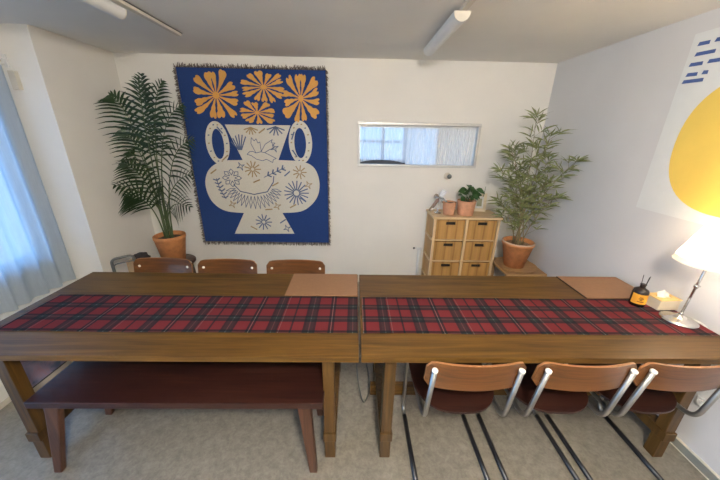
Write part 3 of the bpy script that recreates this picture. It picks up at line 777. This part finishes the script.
lv = [(-.075, -.03, .255, .09, .034), (-.01, -.03, .295, .06, .028), (-.055, .02, .25, .09, .032), (.02, -.05, .225, .11, .034), (.07, -.04, .225, .11, .032), (.12, -.02, .25, .09, .028), (-.04, -.07, .20, .08, .030),
      (.02, .02, .26, .10, .034), (.06, .03, .25, .10, .034), (-.07, .01, .20, .07, .03), (.01, -.07, .19, .08, .03), (.05, -.07, .20, .08, .03), (-.02, .0, .24, .09, .034), (-.06, -.05, .18, .07, .03), (.08, -.05, .235, .09, .03)]
rd = random.Random(11)
for i, (x, y, z, ln, w) in enumerate(lv):
    b = BM(); e = Vector((x, y, z)); base = Vector((x * .15, y * .15, .125)); dr = Vector((x + rd.uniform(-.05, .05), y - .03, rd.uniform(-.02, .05))).normalized()
    st0 = e - dr * ln * .55
    tube(b, [bez(base, Vector((base.x, base.y, st0.z)), st0, k / 6) for k in range(7)], .0018, 5, 1)
    leaf(b, st0, dr, ln, w, rd, lambda v: v, 0, .3)
    obj('leaf', b, ['ivy', 'palm_stem'], p, False)
b = BM(); tube(b, [(.15, -.02, .19), (.158, -.02, .29)], [.004, .002], 6); obj('new_shoot', b, 'palm_stem', p)
f = thing('photo_frame', 'cream photo frame leaning behind the green plant on the drawer unit', 'picture frame', (1.305, 3.02, CT + .001)); f.rotation_euler = (math.radians(-7), 0, -.10)
b = BM()
for (x0, x1, z0, z1) in ((-.07, .07, 0, .032), (-.07, .07, .158, .19), (-.07, -.042, .032, .158), (.042, .07, .032, .158)): bx(b, x0, x1, -.009, .009, z0, z1, 0, .002)
obj('frame_border', b, 'box_cream', f)
b = BM(); bx(b, -.042, .042, -.003, .006, .032, .158); obj('mount', b, 'paper', f)
b = BM(); bx(b, -.026, .026, -.005, -.003, .055, .135); obj('picture', b, 'photo', f)
s = thing('silver_windmill_ornament', 'shiny silver ornament with flat blades on the left of the drawer unit', 'ornament', (.848, 2.93, CT + .001))
b = BM(); lathe(b, [(0, 0), (.036, 0), (.036, .008), (.01, .014), (.007, .02), (.006, .17), (0, .172)], 20); obj('stand', b, 'silver', s)
for (a, ln) in ((1.0, .085), (2.75, .06), (4.15, .165), (5.6, .10)):
    b = BM(); dx, dz = math.cos(a), math.sin(a); px, pz = -dz, dx; c = Vector((-.0, -.018, .165)); w = .022
    poly = [(.012, -.3), (.03, -1), (ln * .9, -1), (ln, -.6), (ln, .6), (ln * .9, 1), (.03, 1), (.012, .3)]
    prism(b, poly, lambda u, v, d: (c.x + dx * u + px * v * w, c.y + d + v * .012, c.z + dz * u + pz * v * w), -.002, .002)
    obj('blade', b, 'silver_sheet', s)
b = BM(); lathe(b, [(0, .012), (.010, .009), (.012, 0), (.010, -.009), (0, -.012)], 14, (0, -.014, .165)); obj('hub', b, 'silver', s)
h = thing('wall_hook', 'small metal knob on the back wall below the small window', 'wall hook', (.958, YB, 1.252)); h.rotation_euler = (PI / 2, 0, 0)
b = BM(); lathe(b, [(0, 0), (.036, 0), (.036, .004), (.03, .008), (.012, .010), (0, .010)], 24); obj('back_plate', b, 'cream', h)
b = BM(); lathe(b, [(.008, .008), (.009, .03), (.02, .036), (.024, .046), (.018, .056), (0, .059)], 20, (.012, 0, 0)); obj('knob', b, 'metal_grey', h)
b = BM(); lathe(b, [(0, .006), (.010, .004), (.013, 0), (.013, -.002)], 16); o = obj('wall_screw', b, 'dark_frame'); o.location = (.678, YB, .439); o.rotation_euler = (PI / 2, 0, 0)
tag(o, 'dark round screw head low on the back wall, left of the drawer unit', 'screw')
pp = thing('white_pipe', 'white pipe running up the back wall beside the drawer unit', 'pipe')
b = BM(); tube(b, [(.735, 3.086, 0), (.735, 3.086, .43)], .02, 14); obj('tube', b, 'white_paint', pp)
b = BM(); bx(b, .71, .76, 3.07, YB, .425, .45, 0, .004); obj('clip', b, 'white_paint', pp)

# ------------------------------------------------------------------ corner trolley behind the first far chair
tr = thing('folding_trolley', 'grey tubular folding trolley in the back left corner', 'trolley', (-1.975, 2.36, 0))
b = BM(); tube(b, fillet([(-.098, -.03, .04), (-.098, -.03, .605), (.03, .06, .615), (.03, .06, .04)], .04), .011, 10); obj('handle', b, 'metal_grey', tr)
b = BM(); tube(b, fillet([(-.075, -.045, .04), (-.075, -.045, .565), (.05, .042, .575), (.05, .042, .04)], .03), .006, 8); obj('inner_bar', b, 'metal_grey', tr)
for (x, y) in ((-.098, -.03), (.03, .06)):
    b = BM(); lathe(b, [(0, -.012), (.04, -.012), (.04, .012), (0, .012)], 20); bmesh.ops.rotate(b, cent=(0, 0, 0), matrix=Matrix.Rotation(PI / 2, 3, 'X'), verts=b.verts[:])
    bmesh.ops.translate(b, vec=(x, y, .041), verts=b.verts[:]); obj('wheel', b, 'black', tr)
b = BM(); bx(b, -.03, .10, -.16, -.05, .03, .042); obj('toe_plate', b, 'metal_grey', tr)
b = BM(); bx(b, -2.06, -1.91, 2.46, 2.58, 0, .53, 0, .004)
tag(obj('cardboard_box', b, 'card'), 'beige cardboard box standing behind the grey trolley', 'box')
b = BM(); lathe(b, [(0, 0), (.055, 0), (.066, .015), (.064, .035), (.045, .05), (0, .055)], 16)
for v in b.verts: v.co += Vector((random.uniform(-.006, .006),) * 3)
bmesh.ops.scale(b, vec=(1.1, .9, 1), verts=b.verts[:]); o = obj('cloth_bundle', b, 'bag'); o.location = (-1.955, 2.515, .532); tag(o, 'dark rolled cloth lying on the cardboard box', 'cloth')

# picture leaning under the left window
pc = thing('leaning_picture', 'beige-framed purple and blue picture leaning low on the left wall', 'picture', (-2.115, 1.79, .002)); pc.rotation_euler = (0, math.radians(-9), 0)
b = BM()
for (y0, y1, z0, z1) in ((-.335, .335, 0, .03), (-.335, .335, .39, .42), (-.335, -.305, .03, .39), (.305, .335, .03, .39)): bx(b, -.012, .012, y0, y1, z0, z1, 0, .002)
obj('frame_border', b, 'cream', pc)
b = BM(); bx(b, -.008, .002, -.305, .305, .03, .39); obj('picture', b, 'print', pc)
b = BM(); bx(b, -.008, .006, -.305, .305, .03, .036); obj('inner_slip', b, 'dark_frame', pc)

# cable in the gap
b = BM(); pts = [Vector(q) for q in ((.029, 1.50, .70), (.024, 1.44, .34), (.040, 1.435, .15), (.076, 1.447, .008), (.115, 1.56, .006), (.10, 1.80, .006), (.02, 2.10, .006))]
cr = []
for i in range(len(pts) - 1):
    a, b0, c0, d0 = pts[max(i - 1, 0)], pts[i], pts[i + 1], pts[min(i + 2, len(pts) - 1)]
    for k in range(8):
        t_ = k / 8; cr.append(.5 * ((2 * b0) + (c0 - a) * t_ + (2 * a - 5 * b0 + 4 * c0 - d0) * t_ ** 2 + (3 * b0 - a - 3 * c0 + d0) * t_ ** 3))
cr.append(pts[-1])
for v in cr: v.z = max(v.z, .0062)
tube(b, cr, .004, 8); tag(obj('hanging_cable', b, 'metal_grey'), 'pale cable hanging down the gap between the two tables', 'cable')

# ------------------------------------------------------------------ things on the right table
LX, LY, LZ = 1.744, 1.318, TZ + .0045
lp = thing('table_lamp', 'silver table lamp with a glowing white cone shade on the right table', 'lamp', (LX, LY, LZ))
b = BM(); lathe(b, [(0, 0), (.076, 0), (.079, .004), (.077, .009), (.062, .014), (.040, .021), (.022, .031), (.014, .040), (0, .040)], 44); smooth(obj('base', b, 'silver', lp), 60)
top = Vector((-.029, -.043, .40)); bot = Vector((0, 0, .036)); ax = (top - bot)
b = BM(); tube(b, [bot, bot + ax], .0058, 12); tube(b, [bot + ax * .0, bot + ax * .05], [.012, .007], 14); tube(b, [bot + ax * .47, bot + ax * .50, bot + ax * .53], [.0085, .0105, .0085], 14); obj('stem', b, 'silver', lp)
b = BM(); box(b, bot + ax * .5 + Vector((.014, 0, 0)), (.012, .008, .008), None, 0, .002); obj('joint_knob', b, 'silver', lp)
sc_ = Vector((1.715, 1.275, 1.097)) - Vector((LX, LY, LZ))
b = BM(); lathe(b, [(.130, 0), (.066, .178), (.0645, .178), (.1285, 0)], 56, tuple(sc_), 0, True); sh = smooth(obj('lamp_shade', b, 'shade', lp), 60)
b = BM()
for k in range(3):
    a = 2 * PI * k / 3; tube(b, [sc_ + Vector((0, 0, .045)), sc_ + Vector((.112 * math.cos(a), .112 * math.sin(a), .045))], .0016, 6)
obj('shade_spider', b, 'silver', sh)
b = BM(); lathe(b, [(0, .022), (.1215, .022), (.1215, .025), (0, .025)], 40, tuple(sc_)); obj('light_cut_disc', b, 'opal', sh)  # unseen disc added inside the shade to weaken light falling on the table
b = BM(); lathe(b, [(0, -.03), (.012, -.028), (.013, 0), (.024, .025), (.027, .045), (.02, .065), (0, .072)], 20, tuple(sc_ + Vector((0, 0, .04)))); obj('bulb', b, 'bulb', lp)
b = BM()
pts = fillet([(.072, .01, .006), (.102, -.03, .003), (.112, -.25, -.12), (.114, -.28, -.41), (.112, -.35, -.43), (.112, -.50, -.40)], .05)
tube(b, pts, .0032, 8); obj('cord', b, 'cable', lp)
bx_ = thing('wall_socket', 'cream wall socket low on the right wall behind the last chair', 'socket', (XR, 1.155, .345))
b = BM(); bx(b, -.010, 0, -.026, .026, -.024, .024, 0, .003); obj('plate', b, 'white_paint', bx_)
b = BM(); bx(b, -.026, -.010, -.012, .012, -.012, .012, 0, .003); obj('plug', b, 'cable', bx_)

d = thing('reed_diffuser', 'brown glass reed diffuser bottle with an orange label on the right table', 'diffuser', (1.655, 1.474, TZ + .0045)); d.rotation_euler = (0, 0, -.35)
b = BM(); lathe(b, [(0, 0), (.034, 0), (.037, .004), (.037, .089), (.033, .100), (.018, .110), (.013, .113), (.013, .128), (.015, .129), (.015, .134), (.009, .135), (0, .135)], 32); smooth(obj('bottle', b, 'brown_glass', d), 50)
b = BM(); n = 20; R = .0376
def arc(bm, a0, a1, z0, z1, r, mi=0, n=16):
    vs = [[bm.verts.new((r * math.cos(a0 + (a1 - a0) * k / n), r * math.sin(a0 + (a1 - a0) * k / n), z)) for k in range(n + 1)] for z in (z0, z1)]
    for k in range(n): f = bm.faces.new((vs[0][k], vs[0][k + 1], vs[1][k + 1], vs[1][k])); f.material_index = mi; f.smooth = True
arc(b, -PI * .92, -PI * .12, .020, .080, R); lb = obj('label', b, 'orange_label', d, False)
b = BM()
for (z, a0, a1) in ((.060, -1.9, -1.5), (.052, -2.0, -1.35), (.044, -1.85, -1.55), (.034, -2.1, -1.25)): arc(b, a0, a1, z, z + .004, R + .0005, 0, 6)
obj('label_print', b, 'ink', lb, False)
for (dx, dy) in ((.012, .0), (-.006, .008), (.004, -.010)):
    b = BM(); tube(b, [(dx * .3, dy * .3, .03), (dx * 1.5, dy * 1.5, .185)], .0018, 6); obj('reed', b, 'black', d)

tb = thing('tissue_box', 'cream tissue box with a honey-coloured lid between bottle and lamp', 'tissue box', (1.780, 1.456, TZ + .0045)); tb.rotation_euler = (0, 0, .05)
b = BM(); bx(b, -.062, .062, -.042, .042, 0, .060, 0, .003); obj('body', b, 'box_cream', tb)
b = BM()
for (x0, x1, y0, y1) in ((-.065, .065, -.045, -.014), (-.065, .065, .014, .045), (-.065, -.040, -.014, .014), (.040, .065, -.014, .014)): bx(b, x0, x1, y0, y1, .060, .066, 0, .0015)
obj('lid', b, 'gold_wood', tb)
b = BM(); g = []
rd = random.Random(2)
for i in range(9):
    a = i / 8; row = []
    for j in range(7):
        t_ = j / 6; row.append(b.verts.new((-.034 + .062 * a + rd.uniform(-.004, .004) - .010 * t_, .012 * math.sin(a * 9 + t_ * 2) * (1 - .3 * t_) + rd.uniform(-.003, .003), .058 + .055 * t_ * (1 - .8 * abs(a - .42)) )))
    g.append(row)
for i in range(8):
    for j in range(6): f = b.faces.new((g[i][j], g[i + 1][j], g[i + 1][j + 1], g[i][j + 1])); f.smooth = True
obj('tissue', b, 'tissue', tb, False)

# ------------------------------------------------------------------ poster on the right wall (plain stand-in picture)
po = thing('wall_poster', 'large white poster with a big yellow oval on the right wall', 'poster')
b = BM(); bx(b, XR - .006, XR - .0005, 1.19, 1.885, 1.232, 2.203); sheet = obj('sheet', b, 'paper', po)
b = BM(); pl_ = []
for k in range(64):
    a = 2 * PI * k / 64; ca, sa = math.cos(a), math.sin(a)
    pl_.append((1.437 + .345 * math.copysign(abs(ca) ** .86, ca), 1.632 + .345 * math.copysign(abs(sa) ** .86, sa)))
pl_ = [(min(max(y, 1.195), 1.88), z) for y, z in pl_]
prism(b, pl_, lambda y, z, dd: (XR - .006 - dd, y, z), .0003, .0009); obj('yellow_oval', b, 'yellow', po)
b = BM()
for (z, y0, ws) in ((2.148, 1.852, (.06, .05)), (2.098, 1.848, (.10, .04)), (2.050, 1.86, (.07, .06)), (2.000, 1.858, (.06, .03)), (1.966, 1.866, (.11,))):
    y = y0
    for w_ in ws:
        hexa(b, [(XR - .0065, y - w_, z - .013), (XR - .0065, y, z - .010), (XR - .0072, y, z - .010), (XR - .0072, y - w_, z - .013)],
             [(XR - .0065, y - w_, z + .005), (XR - .0065, y - .006, z + .008), (XR - .0072, y - .006, z + .008), (XR - .0072, y - w_, z + .005)]); y -= w_ + .022
obj('blue_dash', b, 'blue_ink', po)

# ------------------------------------------------------------------ ceiling battens
def batten(label, xr, y0, y1, xw0, xw1, wy0, wy1):
    t = thing('ceiling_batten_light', label, 'ceiling light', (0, 0, 0), 0, 'batten lights on the ceiling')
    b = BM(); bx(b, xr - .016, xr + .016, y0, y1, H - .022, H, 0, .003); obj('rail', b, 'cream', t)
    b = BM(); n = 10; w2 = (xw1 - xw0) / 2; xc = (xw0 + xw1) / 2
    poly = [(xc + w2 * math.cos(PI + PI * k / n), H - .026 + .045 * math.sin(PI + PI * k / n)) for k in range(n + 1)] + [(xw1, H - .022), (xw0, H - .022)]
    prism(b, poly, lambda x, z, d: (x, d, z), wy0, wy1); hsg = smooth(obj('housing', b, 'white_paint', t), 40)
    for y in (wy0 - .004, wy1):
        b = BM(); prism(b, [(xc + (x - xc) * 1.03, z) for x, z in poly], lambda x, z, d: (x, d, z), y, y + .004); obj('end_plate', b, 'cream', hsg)
    b = BM(); bx(b, xr + .016, xr + .021, y0, y1, H - .005, H - .001); obj('rail_edge', b, 'dark_frame', t)
batten('white batten light on the left of the ceiling, narrow rail pointing at the palm', -1.255, -.6, 2.475, -1.365, -1.28, .4, 1.985)
batten('white batten light on the right of the ceiling, above the drawer unit', .565, -.6, 2.55, .515, .602, 1.88, 2.64)

# ------------------------------------------------------------------ light
W = bpy.data.worlds.new('daylight'); C.world = W; W.use_nodes = True
nt = W.node_tree; bg = nt.nodes['Background']
tc = N(nt, 'ShaderNodeTexCoord'); sp = N(nt, 'ShaderNodeSeparateXYZ'); nt.links.new(tc.outputs['Generated'], sp.inputs[0])
mr = N(nt, 'ShaderNodeMapRange'); mr.inputs[1].default_value = -.6; mr.inputs[2].default_value = .5; nt.links.new(sp.outputs[2], mr.inputs[0])
col = ramp(nt, mr.outputs[0], [(0, (.20, .24, .27)), (.5, (.28, .42, .60)), (.62, (.20, .52, 1.0)), (1, (.20, .50, 1.0))])
nt.links.new(col, bg.inputs['Color']); bg.inputs['Strength'].default_value = 2.0
def lamp(name, kind, loc, rot, energy, color, **kw):
    l = bpy.data.lights.new(name, kind); l.energy = energy; l.color = color
    for k, v in kw.items(): setattr(l, k, v)
    o = bpy.data.objects.new(name, l); COL.objects.link(o); o.location = loc; o.rotation_euler = rot; return o
po1 = lamp('daylight_left_window', 'AREA', (-2.66, .53, 1.07), (0, -PI / 2, 0), 1, (1, 1, 1), shape='RECTANGLE', size=2.1, size_y=3.46)
po1.data.cycles.is_portal = True
po2 = lamp('daylight_back_window', 'AREA', ((WX0 + WX1) / 2, YB + .25, (WZ0 + WZ1) / 2), (-PI / 2, 0, 0), 1, (1, 1, 1), shape='RECTANGLE', size=1.19, size_y=.41)
po2.data.cycles.is_portal = True

# unseen globe light added behind the viewer as fill
cl = thing('globe_fill_light', 'unseen round white fill light added in the near part of the room', 'ceiling light', (.25, -.35, H))
b = BM(); lathe(b, [(0, -.04), (.05, -.04), (.065, -.02), (.07, 0), (0, 0)], 40); obj('fill_light_plate', b, 'white_paint', cl)
b = BM(); lathe(b, [(.045, -.042), (.10, -.075), (.12, -.13), (.10, -.185), (.045, -.215), (0, -.222)], 40); obj('globe', b, 'globe', cl)

# ------------------------------------------------------------------ camera
cam = bpy.data.cameras.new('camera'); cam.sensor_width = 36; cam.lens = 14.7468; cam.clip_start = .02
co = bpy.data.objects.new('camera', cam); COL.objects.link(co)
R = Matrix(((.99974476, -.01252468, -.018803), (-.01337656, .34255751, -.93940163), (.01820681, .93941337, .34230254)))
co.matrix_world = Matrix.Translation((0, 0, 1.6617)) @ R.to_4x4()
C.camera = co
C.view_settings.view_transform = 'Standard'; C.view_settings.look = 'None'; C.view_settings.gamma = 1; C.view_settings.use_curve_mapping = False
C.view_settings.exposure = 1.36
C.cycles.use_denoising = True
C.cycles.max_bounces = 10; C.cycles.transparent_max_bounces = 12; C.cycles.diffuse_bounces = 5
C.cycles.caustics_reflective = False; C.cycles.caustics_refractive = False
C.cycles.sample_clamp_indirect = 20
